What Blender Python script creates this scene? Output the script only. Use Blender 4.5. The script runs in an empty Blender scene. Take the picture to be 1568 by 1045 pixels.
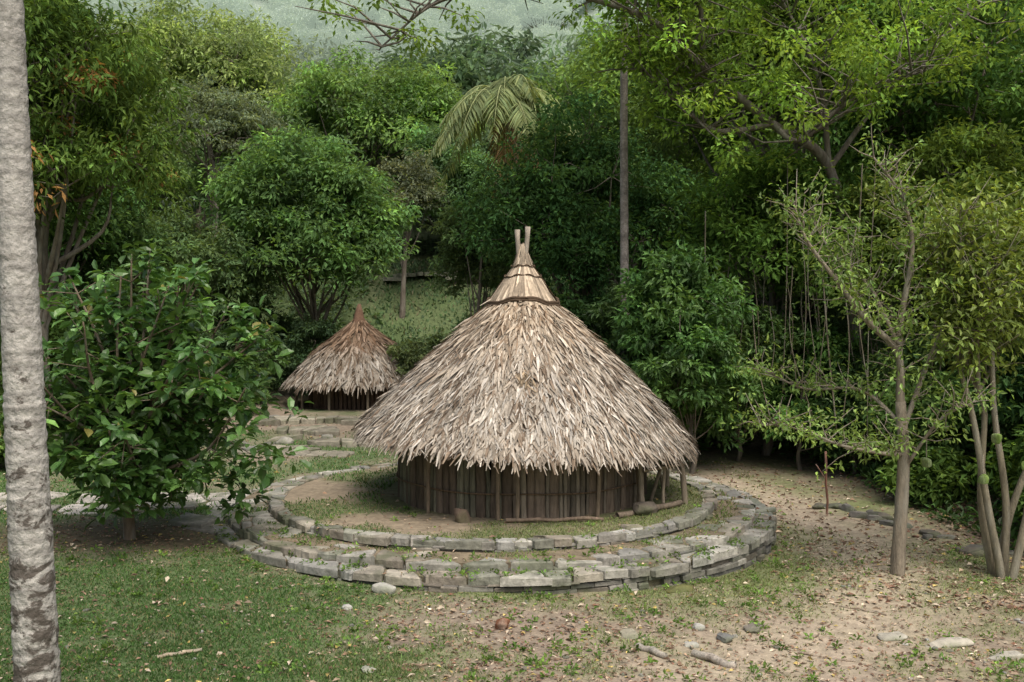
import bpy, math, numpy as np
rng=np.random.default_rng(11)
scene=bpy.context.scene
A=np.array
# ---------------------------------------------------------------- noise
def vnoise(x,y,seed=0):
    x=np.asarray(x,float);y=np.asarray(y,float)
    xi=np.floor(x).astype(np.int64);yi=np.floor(y).astype(np.int64)
    fx=x-xi;fy=y-yi;fx=fx*fx*(3-2*fx);fy=fy*fy*(3-2*fy)
    def h(a,b):
        n=(a*374761393+b*668265263+seed*144269)&0xffffffff
        n=((n^(n>>13))*1274126177)&0xffffffff
        return ((n^(n>>16))&0xffff)/65535.0
    return (h(xi,yi)*(1-fx)+h(xi+1,yi)*fx)*(1-fy)+(h(xi,yi+1)*(1-fx)+h(xi+1,yi+1)*fx)*fy
def fbm(x,y,seed=0,o=4):
    s=0;a=.5;t=0
    for i in range(o):
        s=s+a*vnoise(x*2**i,y*2**i,seed+i);t+=a;a*=.5
    return s/t
def ss(t):
    t=np.clip(t,0,1);return t*t*(3-2*t)
def norm(v):
    return v/np.maximum(np.linalg.norm(v,axis=-1,keepdims=True),1e-9)
def runit(n):
    return norm(rng.normal(size=(n,3)))
# ---------------------------------------------------------------- mesh builder
def build(name,parts,mats,parent=None,loc=None):
    Vs=[];Fs=[];Cs=[];Ms=[];Ss=[];o=0
    for p in parts:
        V,F,C=p[0],p[1],p[2];mi=p[3] if len(p)>3 else 0;sm=p[4] if len(p)>4 else False
        V=np.asarray(V,float).reshape(-1,3);F=np.asarray(F).reshape(-1,4)
        C=np.broadcast_to(np.asarray(C,float),(len(V),3))
        Vs.append(V);Fs.append(F+o);Cs.append(C);Ms.append(np.full(len(F),mi));Ss.append(np.full(len(F),sm));o+=len(V)
    V=np.concatenate(Vs);F=np.concatenate(Fs);C=np.concatenate(Cs);M=np.concatenate(Ms);S=np.concatenate(Ss)
    me=bpy.data.meshes.new(name)
    me.vertices.add(len(V));me.vertices.foreach_set('co',V.astype(np.float32).ravel())
    me.loops.add(F.size);me.loops.foreach_set('vertex_index',F.astype(np.int32).ravel())
    me.polygons.add(len(F));me.polygons.foreach_set('loop_start',(np.arange(len(F))*4).astype(np.int32))
    me.polygons.foreach_set('material_index',M.astype(np.int32))
    me.update(calc_edges=True)
    me.polygons.foreach_set('use_smooth',S.astype(bool))
    ca=me.color_attributes.new('Col','FLOAT_COLOR','POINT')
    ca.data.foreach_set('color',np.concatenate([C,np.ones((len(C),1))],1).astype(np.float32).ravel())
    for m in mats: me.materials.append(m)
    ob=bpy.data.objects.new(name,me);scene.collection.objects.link(ob)
    if parent: ob.parent=parent
    if loc is not None: ob.location=loc
    return ob
def empty(name,loc=(0,0,0)):
    e=bpy.data.objects.new(name,None);scene.collection.objects.link(e);e.location=loc;return e
def tube(pts,rad,sides=7,col=(.2,.15,.1),mi=0,wob=0):
    pts=np.asarray(pts,float);k=len(pts);rad=np.broadcast_to(rad,(k,))
    T=norm(np.gradient(pts,axis=0));ref=A([.31,.9,.2]) if abs(T[0][1])<.8 else A([1,.1,.1])
    S=norm(np.cross(T,ref));B=np.cross(T,S)
    a=np.linspace(0,2*np.pi,sides,endpoint=False)
    R=rad[:,None]*(1+wob*rng.uniform(-1,1,(k,sides)))
    V=pts[:,None]+R[...,None]*(np.cos(a)[None,:,None]*S[:,None]+np.sin(a)[None,:,None]*B[:,None])
    i=np.arange(k-1)[:,None]*sides;j=np.arange(sides)[None];j2=(j+1)%sides
    F=np.stack([i+j,i+j2,i+sides+j2,i+sides+j],-1).reshape(-1,4)
    V=V.reshape(-1,3)
    n=len(V);V=np.concatenate([V,[pts[-1]]]);e=(k-1)*sides
    F=np.concatenate([F,[[e+q,e+(q+1)%sides,e+(q+2)%sides,n] for q in range(0,sides-1,2)]])
    return (V,F,A(col)*np.ones((len(V),3)),mi,True)
def curve(p0,p1,n=5,sag=0.0,jit=0.0):
    t=np.linspace(0,1,n)[:,None];p=A(p0)*(1-t)+A(p1)*t
    p[:,2]+=sag*4*(t*(1-t))[:,0]
    if jit: p[1:-1]+=rng.normal(size=(n-2,3))*jit
    return p
def spline(pts,n=6):
    pts=A(pts,dtype=float) if not isinstance(pts,np.ndarray) else pts
    out=[]
    P=np.concatenate([[2*pts[0]-pts[1]],pts,[2*pts[-1]-pts[-2]]])
    for i in range(1,len(P)-2):
        for t in np.linspace(0,1,n,endpoint=False):
            out.append(.5*((2*P[i])+(-P[i-1]+P[i+1])*t+(2*P[i-1]-5*P[i]+4*P[i+1]-P[i+2])*t*t+(-P[i-1]+3*P[i]-3*P[i+1]+P[i+2])*t**3))
    out.append(pts[-1]);return A(out)
def leaves(P,D,N,L,W,C,mi=0,fold=.18,droop=.12):
    n=len(P);L=np.broadcast_to(L,(n,))[:,None];W=np.broadcast_to(W,(n,))[:,None]
    S=norm(np.cross(D,N));U=np.cross(S,D)
    V=np.stack([P,P+D*L*.48+S*W*.5+U*W*fold,P+D*L-U*L*droop,P+D*L*.48-S*W*.5+U*W*fold],1)
    F=np.arange(n*4).reshape(n,4)
    return (V.reshape(-1,3),F,np.repeat(C,4,0),mi,False)
def ribbon(P,S,w,C,mi=0):
    n,k,_=P.shape
    V=np.stack([P-S[:,None]*w[...,None]*.5,P+S[:,None]*w[...,None]*.5],2).reshape(-1,3)
    b=(np.arange(n)*k*2)[:,None,None];j=(np.arange(k-1)*2)[None,:,None]
    F=(b+j+A([0,1,3,2])[None,None]).reshape(-1,4)
    return (V,F,np.repeat(C,k*2,0),mi,False)
def vcol(base,n,var=.2,yel=.0):
    c=A(base)[None]*np.exp(rng.normal(0,var,(n,1)))
    if yel: 
        y=rng.uniform(0,yel,(n,1));c=c*(1+y*A([[1.2,.5,.1]]))
    return c
def clump_leaves(Cn,R,npc,L,W,col,var=.22,flat=.65,droop=.35,mi=0,cvar=.28,yel=.3,accent=None,afrac=0):
    m=len(Cn);R=np.broadcast_to(R,(m,))
    cc=vcol(col,m,cvar,yel)
    if accent is not None:
        k=rng.random(m)<afrac;cc[k]=A(accent)
    idx=np.repeat(np.arange(m),npc);n=len(idx)
    d=runit(n);off=d*(R[idx]*rng.random(n)**.45)[:,None]*A([1,1,flat])
    P=Cn[idx]+off
    D=norm(d*A([1,1,.5])+rng.normal(size=(n,3))*.5+A([0,0,-droop]))
    N=norm(A([0,0,1.0])+rng.normal(size=(n,3))*.5+d*.4)
    C=cc[idx]*np.exp(rng.normal(0,var,(n,1)))
    s=rng.uniform(.7,1.25,n)
    return leaves(P,D,N,L*s,W*s,C,mi)
# ---------------------------------------------------------------- materials
def newmat(name):
    m=bpy.data.materials.new(name);m.use_nodes=True;nt=m.node_tree;nt.nodes.clear()
    return m,nt,nt.nodes,nt.links
def leaf_mat(name,rough=.5,spec=.3,trans=.4,gloss=True,tint=(1.5,1.35,.6,1),far=False):
    m,nt,N,Lk=newmat(name)
    out=N.new('ShaderNodeOutputMaterial');at=N.new('ShaderNodeAttribute');at.attribute_name='Col'
    oi=N.new('ShaderNodeObjectInfo');hs=N.new('ShaderNodeHueSaturation')
    mr=N.new('ShaderNodeMapRange');mr.inputs['To Min'].default_value=.485;mr.inputs['To Max'].default_value=.518
    Lk.new(oi.outputs['Random'],mr.inputs['Value']);Lk.new(mr.outputs[0],hs.inputs['Hue']);Lk.new(at.outputs['Color'],hs.inputs['Color'])
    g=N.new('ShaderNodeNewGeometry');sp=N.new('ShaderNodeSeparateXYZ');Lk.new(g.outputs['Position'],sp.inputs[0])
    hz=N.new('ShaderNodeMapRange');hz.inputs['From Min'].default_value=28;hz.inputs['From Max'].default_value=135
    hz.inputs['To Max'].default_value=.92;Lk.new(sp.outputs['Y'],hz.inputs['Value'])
    mx=N.new('ShaderNodeMixRGB');Lk.new(hz.outputs[0],mx.inputs[0]);Lk.new(hs.outputs[0],mx.inputs[1]);mx.inputs[2].default_value=(.33,.40,.35,1)  # leaf colour fades to pale grey-green with distance, painted haze
    if gloss:
        b=N.new('ShaderNodeBsdfPrincipled');b.inputs['Roughness'].default_value=rough;b.inputs['Specular IOR Level'].default_value=spec
    else: b=N.new('ShaderNodeBsdfDiffuse')
    t=N.new('ShaderNodeBsdfTranslucent');ms=N.new('ShaderNodeMixShader');ms.inputs[0].default_value=trans
    tc=N.new('ShaderNodeMixRGB');tc.blend_type='MULTIPLY';tc.inputs[0].default_value=1;tc.inputs[2].default_value=tint
    Lk.new(mx.outputs[0],b.inputs[0]);Lk.new(mx.outputs[0],tc.inputs[1]);Lk.new(tc.outputs[0],t.inputs['Color'])
    Lk.new(b.outputs[0],ms.inputs[1]);Lk.new(t.outputs[0],ms.inputs[2])
    fin=ms.outputs[0]
    if far:   # leaves given a glow that grows with distance, imitating mist
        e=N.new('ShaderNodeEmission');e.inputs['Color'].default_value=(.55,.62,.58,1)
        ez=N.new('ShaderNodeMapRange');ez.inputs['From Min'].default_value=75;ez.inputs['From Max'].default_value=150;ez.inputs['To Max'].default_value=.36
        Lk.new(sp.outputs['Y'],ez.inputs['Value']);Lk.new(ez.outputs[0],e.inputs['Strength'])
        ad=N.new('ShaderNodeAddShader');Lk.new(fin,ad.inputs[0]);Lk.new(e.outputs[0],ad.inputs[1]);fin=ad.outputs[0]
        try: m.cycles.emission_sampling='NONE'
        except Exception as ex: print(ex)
    Lk.new(fin,out.inputs['Surface'])
    return m
def surf_mat(name,rough=.9,scale=6,amt=.5,bump=.4,bscale=30,spec=.2,stretch=(1,1,1),tint=(.5,.5,.5),tamt=0,tscale=2):
    m,nt,N,Lk=newmat(name)
    out=N.new('ShaderNodeOutputMaterial');at=N.new('ShaderNodeAttribute');at.attribute_name='Col'
    tc=N.new('ShaderNodeTexCoord');mp=N.new('ShaderNodeMapping');mp.inputs['Scale'].default_value=stretch
    Lk.new(tc.outputs['Object'],mp.inputs[0])
    n1=N.new('ShaderNodeTexNoise');n1.inputs['Scale'].default_value=scale;n1.inputs['Detail'].default_value=8;n1.inputs['Roughness'].default_value=.7
    Lk.new(mp.outputs[0],n1.inputs['Vector'])
    mr=N.new('ShaderNodeMapRange');mr.inputs['From Min'].default_value=.3;mr.inputs['From Max'].default_value=.7
    mr.inputs['To Min'].default_value=1-amt;mr.inputs['To Max'].default_value=1+amt;Lk.new(n1.outputs['Fac'],mr.inputs['Value'])
    vm=N.new('ShaderNodeVectorMath');vm.operation='SCALE';Lk.new(at.outputs['Color'],vm.inputs[0]);Lk.new(mr.outputs[0],vm.inputs['Scale'])
    col=vm.outputs[0]
    if tamt:
        n3=N.new('ShaderNodeTexNoise');n3.inputs['Scale'].default_value=tscale;n3.inputs['Detail'].default_value=6;Lk.new(mp.outputs[0],n3.inputs['Vector'])
        r3=N.new('ShaderNodeMapRange');r3.inputs['From Min'].default_value=.48;r3.inputs['From Max'].default_value=.62;r3.inputs['To Max'].default_value=tamt
        Lk.new(n3.outputs['Fac'],r3.inputs['Value']);mx=N.new('ShaderNodeMixRGB');Lk.new(r3.outputs[0],mx.inputs[0]);Lk.new(col,mx.inputs[1]);mx.inputs[2].default_value=(*tint,1);col=mx.outputs[0]
    b=N.new('ShaderNodeBsdfPrincipled');b.inputs['Roughness'].default_value=rough;b.inputs['Specular IOR Level'].default_value=spec
    n2=N.new('ShaderNodeTexNoise');n2.inputs['Scale'].default_value=bscale;n2.inputs['Detail'].default_value=6;Lk.new(mp.outputs[0],n2.inputs['Vector'])
    bp=N.new('ShaderNodeBump');bp.inputs['Strength'].default_value=bump;bp.inputs['Distance'].default_value=.03;Lk.new(n2.outputs['Fac'],bp.inputs['Height'])
    Lk.new(bp.outputs[0],b.inputs['Normal']);Lk.new(col,b.inputs['Base Color']);Lk.new(b.outputs[0],out.inputs['Surface'])
    return m
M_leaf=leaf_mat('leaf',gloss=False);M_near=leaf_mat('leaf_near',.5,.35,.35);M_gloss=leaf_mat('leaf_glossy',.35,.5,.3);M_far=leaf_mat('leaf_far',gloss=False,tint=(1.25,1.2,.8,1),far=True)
M_bark=surf_mat('bark',scale=5,amt=.45,bump=.6,stretch=(3,3,.7),tint=(.33,.33,.28),tamt=.35)
M_palm=surf_mat('palm_bark',scale=16,amt=.4,bump=.7,bscale=30,tint=(.12,.10,.08),tamt=.35,tscale=9)
# blotches of dark, worn bark low on a coconut trunk
def palm_dark():
    m=surf_mat('palm_bark_worn',scale=16,amt=.35,bump=.8,bscale=26,tint=(.14,.12,.10),tamt=.25,tscale=9)
    nt=m.node_tree;N=nt.nodes;Lk=nt.links
    b=[n for n in N if n.type=='BSDF_PRINCIPLED'][0];src=b.inputs['Base Color'].links[0].from_socket
    tc=N.new('ShaderNodeTexCoord');mp=N.new('ShaderNodeMapping');mp.inputs['Scale'].default_value=(1,1,1.5);Lk.new(tc.outputs['Object'],mp.inputs[0])
    n=N.new('ShaderNodeTexNoise');n.inputs['Scale'].default_value=5.5;n.inputs['Detail'].default_value=8;n.inputs['Roughness'].default_value=.65;n.inputs['Distortion'].default_value=.6;Lk.new(mp.outputs[0],n.inputs['Vector'])
    sp=N.new('ShaderNodeSeparateXYZ');Lk.new(tc.outputs['Object'],sp.inputs[0])
    zr=N.new('ShaderNodeMapRange');zr.inputs['From Min'].default_value=1.2;zr.inputs['From Max'].default_value=4.6;zr.inputs['To Min'].default_value=.06;zr.inputs['To Max'].default_value=-.17;Lk.new(sp.outputs['Z'],zr.inputs['Value'])
    ad=N.new('ShaderNodeMath');ad.operation='ADD';Lk.new(n.outputs['Fac'],ad.inputs[0]);Lk.new(zr.outputs[0],ad.inputs[1])
    r=N.new('ShaderNodeMapRange');r.inputs['From Min'].default_value=.50;r.inputs['From Max'].default_value=.56;r.inputs['To Max'].default_value=.85;Lk.new(ad.outputs[0],r.inputs['Value'])
    mx=N.new('ShaderNodeMixRGB');Lk.new(r.outputs[0],mx.inputs[0]);Lk.new(src,mx.inputs[1]);mx.inputs[2].default_value=(.055,.042,.032,1);Lk.new(mx.outputs[0],b.inputs['Base Color'])
    return m
M_palmd=palm_dark()
M_ground=surf_mat('ground',scale=7,amt=.4,bump=.7,bscale=16)
M_stone=surf_mat('stone',scale=5,amt=.45,bump=.7,bscale=14,tint=(.085,.105,.05),tamt=.55,tscale=1.8)
M_thatch=surf_mat('thatch',scale=12,amt=.3,bump=.2)
M_cane=surf_mat('cane',scale=6,amt=.45,bump=.5,stretch=(3,3,.5),rough=.8)
M_grass=leaf_mat('grass',.7,.1,.3,gloss=False,tint=(1.3,1.2,.7,1))
M_dry=surf_mat('dry_leaf',scale=20,amt=.3,bump=.1)
# ---------------------------------------------------------------- terrain
CX,CY=-.35,18.1
def height(x,y):
    x=np.asarray(x,float);y=np.asarray(y,float)
    z=-.036*np.clip(x,-6,7)*(1-ss((y-24)/8))
    z=z+.18*ss((y-24)/10)
    z=z+2.2*np.clip((7.5-y)/7.5,0,1.6)
    z=z+6.0*ss((y-43)/13)+.20*np.clip(y-56,0,64)+.80*np.maximum(0,y-120)
    z=z+.3*np.clip(x-9.5,0,30)*ss((y-15)/6)*(1-ss((y-60)/40))
    z=z+.1*np.clip(-x-14,0,30)*ss((y-20)/10)*(1-ss((y-60)/40))
    z=z+(fbm(x*.35,y*.35,3)-.5)*.16+(fbm(x*2,y*2,5)-.5)*.05
    z=z+(fbm(x*.03,y*.03,8)-.5)*14*ss((y-60)/60)
    return z
ring_levels=[(5.07,.22),(4.74,.33),(4.05,.46)]
def surf(x,y):
    z=height(x,y);r=np.hypot(x-CX,y-CY)
    for R,zz in ring_levels: z=np.where(r<R,zz,z)
    return z
poly=A([(2.2,10.6),(4.3,12.0),(5.6,14.5),(6.0,17.5),(5.7,20.5),(4.8,24.0)])
def pdist(x,y,poly):
    d=np.full(np.shape(x),1e9)
    for a,b in zip(poly[:-1],poly[1:]):
        v=b-a;t=np.clip(((x-a[0])*v[0]+(y-a[1])*v[1])/(v@v),0,1)
        d=np.minimum(d,np.hypot(x-a[0]-t*v[0],y-a[1]-t*v[1]))
    return d
def gmask(x,y):
    n1=fbm(x*.7,y*.7,21);n2=fbm(x*3,y*3,31)
    g=.50+.42*ss((-1.0-x)/2.2)-.5*np.exp(-((x+.2)/2.4)**2-((y-12.1)/1.0)**2)+(n1-.5)*1.8+(n2-.5)*1.3
    plaza=ss((y-18.5)/3)*ss((1-x)/2)
    g=g*(1-plaza)+plaza*(.62-.5*ss((y-27)/4)+(n1-.5)*2.0)
    s=np.exp(-(pdist(x,y,poly)/1.1)**2)
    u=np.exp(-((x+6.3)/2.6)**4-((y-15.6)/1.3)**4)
    f=np.clip(ss((x-7.6)/1.5)*ss((y-12.5)/2)+ss((y-25)/3)*ss((x-1)/3)+ss((y-42)/3)+ss((-10-x)/3)*ss((y-21)/4),0,1)
    slope=ss((x+8.5)/2)*ss((-.5-x)/2)*ss((y-41)/2)*(1-ss((y-60)/4))
    f=f*(1-slope*.8)
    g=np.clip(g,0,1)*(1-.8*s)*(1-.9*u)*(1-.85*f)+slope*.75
    return np.clip(g,0,1),s,u,f,n1,n2
def gcol(x,y):
    g,s,u,f,n1,n2=gmask(x,y)
    def mix(a,b,t): return a*(1-t[...,None])+b*t[...,None]
    left=ss((1-x)/4)
    grass=mix(A([.155,.185,.075]),A([.08,.135,.045]),left)
    c=mix(A([.20,.155,.115]),A([.30,.25,.19]),n2)
    c=mix(c,A([.38,.315,.235]),np.clip(s,0,1)*.85)
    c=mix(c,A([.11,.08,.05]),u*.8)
    fl=mix(A([.10,.07,.045]),A([.045,.08,.025]),ss((y-27)/6))
    c=c*(1-f[...,None]*.9)+fl*f[...,None]*.9
    c=mix(c,grass,np.clip(g*1.2,0,1)*.86)
    hz=ss((y-60)/80)*.9  # haze painted into the ground colour, stronger with distance
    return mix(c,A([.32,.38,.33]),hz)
gx=np.unique(np.concatenate([-12-np.geomspace(.1,400,45),np.arange(-12,12,.1),12+np.geomspace(.1,400,45)]))
gy=np.unique(np.concatenate([np.linspace(-60,8,20),np.arange(8,27,.1),np.arange(27,60,.5),60+np.geomspace(.6,440,50)]))
X,Y=np.meshgrid(gx,gy);Z=height(X,Y)
nx,ny=len(gx),len(gy)
ii=np.arange(nx-1)[None]+np.arange(ny-1)[:,None]*nx
F=np.stack([ii,ii+1,ii+1+nx,ii+nx],-1).reshape(-1,4)
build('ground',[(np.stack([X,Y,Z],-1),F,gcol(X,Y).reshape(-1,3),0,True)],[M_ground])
def scatter(n,x0,x1,y0,y1):
    u=rng.random(n);y=1/(1/y0+(1/y1-1/y0)*u);x=rng.uniform(x0,x1,n)
    return x,y
def grass(n,reg,hmin,hmax,w):
    x,y=scatter(n,*reg);g=gmask(x,y)[0];r=np.hypot(x-CX,y-CY)
    band=np.where((r>4.04)&(r<4.4),.8*ss((fbm(x*1.3,y*1.3,41)-.38)*6),.05)
    prob=np.where(r<5.1,np.where(r<3.85,.8*ss((fbm(x*.9,y*.9,77)-.40)*6),band),g**1.3);prob=np.where(np.hypot(x-.22,y-18)<2.6,0,prob)
    k=rng.random(n)<prob;x,y=x[k],y[k];m=len(x)
    P=np.stack([x,y,surf(x,y)-.005],-1);h=rng.uniform(hmin,hmax,m)*(.5+1.0*fbm(x*1.5,y*1.5,66))
    D=norm(rng.normal(size=(m,3))*A([.6,.6,0])+A([0,0,1]));S=norm(np.cross(D,runit(m)))
    left=ss((1-x)/4)[:,None]
    tone=(.7+.6*fbm(x*.8,y*.8,19))[:,None]
    c=(A([.18,.225,.085])*(1-left)+A([.09,.165,.05])*left)*np.exp(rng.normal(0,.3,(m,1)))*tone
    dry=rng.random(m)<.15;c[dry]=A([.3,.26,.14])
    P2=P+D*h[:,None];V=np.stack([P,P+D*(h*.6)[:,None]+S*w,P2+norm(D+A([0,0,-.6]))*0.01,P+D*(h*.5)[:,None]-S*w],1)
    return (V.reshape(-1,3),np.arange(m*4).reshape(m,4),np.repeat(c,4,0),0,False)
build('grass',[grass(210000,(-9,8,9.2,17),.02,.06,.006),grass(50000,(-13,6,17,34),.03,.09,.012),grass(14000,(-11,2,41,60),.1,.3,.05)],[M_grass])
x,y=scatter(4600,-8,8,9.5,17);r=np.hypot(x-CX,y-CY)
w=np.where(r<5.4,np.where(r>4.75,.42,np.where(r>4.0,.2,.04)),.2*(fbm(x*.8,y*.8,55)>.5));k=rng.random(len(x))<w;x,y=x[k],y[k]
P=np.stack([x,y,surf(x,y)+.02],-1)
build('weeds',[clump_leaves(P,rng.uniform(.03,.12,len(P)),14,.06,.03,(.11,.21,.055),flat=.6,droop=-.3)],[M_leaf])
x=rng.uniform(-34,34,9000);y=rng.uniform(27,66,9000);f=gmask(x,y)[3];k=(f>.35)&(np.abs(x)<y*.62);x,y=x[k],y[k]
P=np.stack([x,y,height(x,y)+.25],-1)
build('undergrowth',[clump_leaves(P,rng.uniform(.35,.8,len(P)),13,.36,.15,(.06,.12,.035),flat=.7,droop=-.2,cvar=.35)],[M_leaf])
x=rng.uniform(7.5,16,1100);y=rng.uniform(14.5,27,1100);k=(gmask(x,y)[3]>.4)&(rng.random(1100)<.5+.05*(y-15));x,y=x[k],y[k]
P=np.stack([x,y,height(x,y)+.12],-1)
build('undergrowth',[clump_leaves(P,rng.uniform(.12,.4,len(P)),16,.17,.07,(.07,.14,.04),flat=.7,droop=-.3,cvar=.35)],[M_near])
def litter(n,reg,size,pale=False):
    x,y=scatter(n,*reg);g,s,u,f,_,n2=gmask(x,y)
    r=np.hypot(x-CX,y-CY);p=np.where(r<5.1,.15,.25+.75*(1-g)-.45*s+.3*f) if not pale else np.where(r<5.2,.15,.6);k=rng.random(n)<p;x,y=x[k],y[k];m=len(x)
    P=np.stack([x,y,surf(x,y)+rng.uniform(.003,.02,m)+(.025 if pale else 0)],-1);D=norm(rng.normal(size=(m,3))*A([1,1,.15]));N=norm(A([0,0,1])+rng.normal(size=(m,3))*.35)
    pal=A([[.27,.18,.12],[.35,.27,.19],[.18,.115,.08],[.48,.41,.31],[.42,.33,.12],[.22,.12,.08],[.15,.22,.05]])
    c=pal[rng.choice(7,m,p=[.28,.2,.22,.1,.06,.08,.06] if not pale else [.05,.25,.05,.45,.15,.03,.02])]*np.exp(rng.normal(0,.2,(m,1)))
    s_=rng.uniform(.4,1.3,m)*size
    return leaves(P,D,N,s_,s_*.5,c,fold=.25,droop=.1)
build('leaf_litter',[litter(26000,(-9,9,9.2,17),.065),litter(800,(-9,9,9.2,17),.10,True),litter(11000,(4,14,13,26),.11),litter(4000,(-12,4,17,32),.1)],[M_dry])
# ---------------------------------------------------------------- stones
def rock(c,s,seed=0,col=(.3,.29,.27),n=7,rough=.22,mi=0):
    r=np.random.default_rng(seed);Vs=[];Fs=[];o=0;t=np.linspace(-1,1,n)
    a,b=np.meshgrid(t,t)
    for ax in range(3):
        for sg in (-1,1):
            v=np.zeros((n,n,3));v[...,ax]=sg;v[...,(ax+1)%3]=a*sg;v[...,(ax+2)%3]=b
            Vs.append(v.reshape(-1,3));i=(np.arange(n-1)[None]+np.arange(n-1)[:,None]*n)
            Fs.append(np.stack([i,i+1,i+1+n,i+n],-1).reshape(-1,4)+o);o+=n*n
    V=np.concatenate(Vs);V=norm(V)*.55+V*.33
    pl=r.normal(size=(5,3));
    for d in norm(pl):
        q=V@d;V=V-np.maximum(q-.62,0)[:,None]*d*.9
    w=np.sin(V@r.normal(size=3)*3+r.random()*6)+np.sin(V@r.normal(size=3)*5+r.random()*6)*.6
    V=V*(1+rough*.3*w[:,None])
    a=r.random()*6.3;R=A([[math.cos(a),-math.sin(a),0],[math.sin(a),math.cos(a),0],[0,0,1]])
    V=(V*A(s))@R.T+A(c)
    return (V,np.concatenate(Fs),A(col),mi,True)
def slab(pts,z0,z1,col,mi=0,bev=.02):
    pts=A(pts);c=pts.mean(0);inn=c+(pts-c)*(1-bev/np.maximum(np.linalg.norm(pts-c,axis=1,keepdims=True),.01)*1.3)
    tilt=rng.normal(0,.006,4)
    V=np.concatenate([np.c_[pts,np.full(4,z0)],np.c_[pts,z1-bev+tilt],np.c_[inn,z1+tilt]])
    F=[[i,(i+1)%4,4+(i+1)%4,4+i] for i in range(4)]+[[4+i,4+(i+1)%4,8+(i+1)%4,8+i] for i in range(4)]+[[8,9,10,11]]
    return (V,A(F),A(col)*np.ones((12,3)),mi,False)
stonepal=A([[.30,.285,.25],[.25,.24,.205],[.36,.345,.30],[.23,.205,.165],[.29,.265,.215],[.21,.21,.17],[.275,.27,.245]])
def scol(): return stonepal[rng.integers(7)]*math.exp(rng.normal(0,.17))
def cell(i,S,rad=1.3):
    """Voronoi cell of site i by half-plane clipping"""
    c=S[i];h=rad*.55;P=[c+A(q) for q in ((-h,-h),(h,-h),(h,h),(-h,h))]
    d=np.linalg.norm(S-c,axis=1)
    for j in np.argsort(d)[1:14]:
        if d[j]>rad: break
        n=(S[j]-c)/d[j];m=(S[j]+c)/2;Q=[]
        for a,b in zip(P,P[1:]+P[:1]):
            da,db=(a-m)@n,(b-m)@n
            if da<=0: Q.append(a)
            if da*db<0: Q.append(a+(b-a)*da/(da-db))
        P=Q
        if len(P)<3: return None
    return A(P)
def flagstone(P,c,z,th,col,bev=.018,gap=.93):
    P=c+(P-c)*gap
    mid=(P+np.roll(P,-1,0))/2;mid=c+(mid-c)*rng.uniform(.92,1.04,(len(P),1))
    P=c+(P-c)*rng.uniform(.86,.97,(len(P),1))
    Q=np.stack([P,mid],1).reshape(-1,2);n=len(Q)
    inn=c+(Q-c)*(1-bev/np.maximum(np.linalg.norm(Q-c,axis=1,keepdims=True),.03))
    tl=rng.normal(0,.05,2);zz=z+(inn-c)@tl
    V=np.concatenate([np.c_[Q,np.full(n,z-th)],np.c_[Q,zz-bev*.9],np.c_[inn,zz],[[c[0],c[1],z+.003]]])
    F=[[i,(i+1)%n,n+(i+1)%n,n+i] for i in range(n)]+[[n+i,n+(i+1)%n,2*n+(i+1)%n,2*n+i] for i in range(n)]
    F+=[[3*n,2*n+i,2*n+(i+1)%n,2*n+(i+2)%n] for i in range(0,n,2)]
    return (V,A(F),A(col)*np.ones((len(V),3)),0,False)
def flagring(R0,R1,z,size,miss=0,gapfront=None):
    S=[];rows=max(1,round((R1-R0)/size));out=[]
    for k in range(rows):
        r=R0+(R1-R0)*(k+.5)/rows;n=int(2*math.pi*r/(size*1.2));o=rng.random()
        for i in range(n):
            if rng.random()<.1: continue
            a=(i+o+rng.normal(0,.28))*2*math.pi/n;rr=r+rng.normal(0,(R1-R0)/rows*.2);S.append((CX+rr*math.cos(a),CY+rr*math.sin(a)))
    S=A(S)
    for i in range(len(S)):
        if rng.random()<miss: continue
        if gapfront and math.hypot(S[i][0]-CX,S[i][1]-CY)<gapfront and S[i][1]<CY-.5 and S[i][0]>-3.6 and rng.random()<.85: continue
        P=cell(i,S)
        if P is None: continue
        Q=np.concatenate([np.stack([a,a*.5+b*.5]) for a,b in zip(P,np.roll(P,-1,0))])
        v=Q-A([CX,CY]);r=np.linalg.norm(v,axis=1,keepdims=True);rc=np.clip(r,R0+rng.normal(0,.018),R1+rng.normal(0,.028))
        Q=A([CX,CY])+v/r*rc
        c=Q.mean(0)
        out.append(flagstone(Q,c,z+rng.normal(0,.011)+.012,.12,scol(),gap=.95))
    return out
def ringwall(R,z0,z1,course,a0=0,a1=2*math.pi):
    out=[];z=z0
    while z<z1-.02:
        h=min(course*rng.uniform(.8,1.3),z1-z)
        a=a0+rng.random()*.1
        while a<a1:
            b=a+rng.uniform(.12,.5)/R;g=.006/R;ro=R+rng.normal(0,.028);ri=R-.2
            pts=[(CX+r_*math.cos(t),CY+r_*math.sin(t)) for r_,t in ((ri,a+g),(ro,a+g),(ro+rng.normal(0,.015),b-g),(ri,b-g))]
            out.append(slab(pts,z+.004,z+h-.004+rng.normal(0,.005),scol()*.66,bev=.014));a=b
        z+=h
    return out
tp=[]
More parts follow.
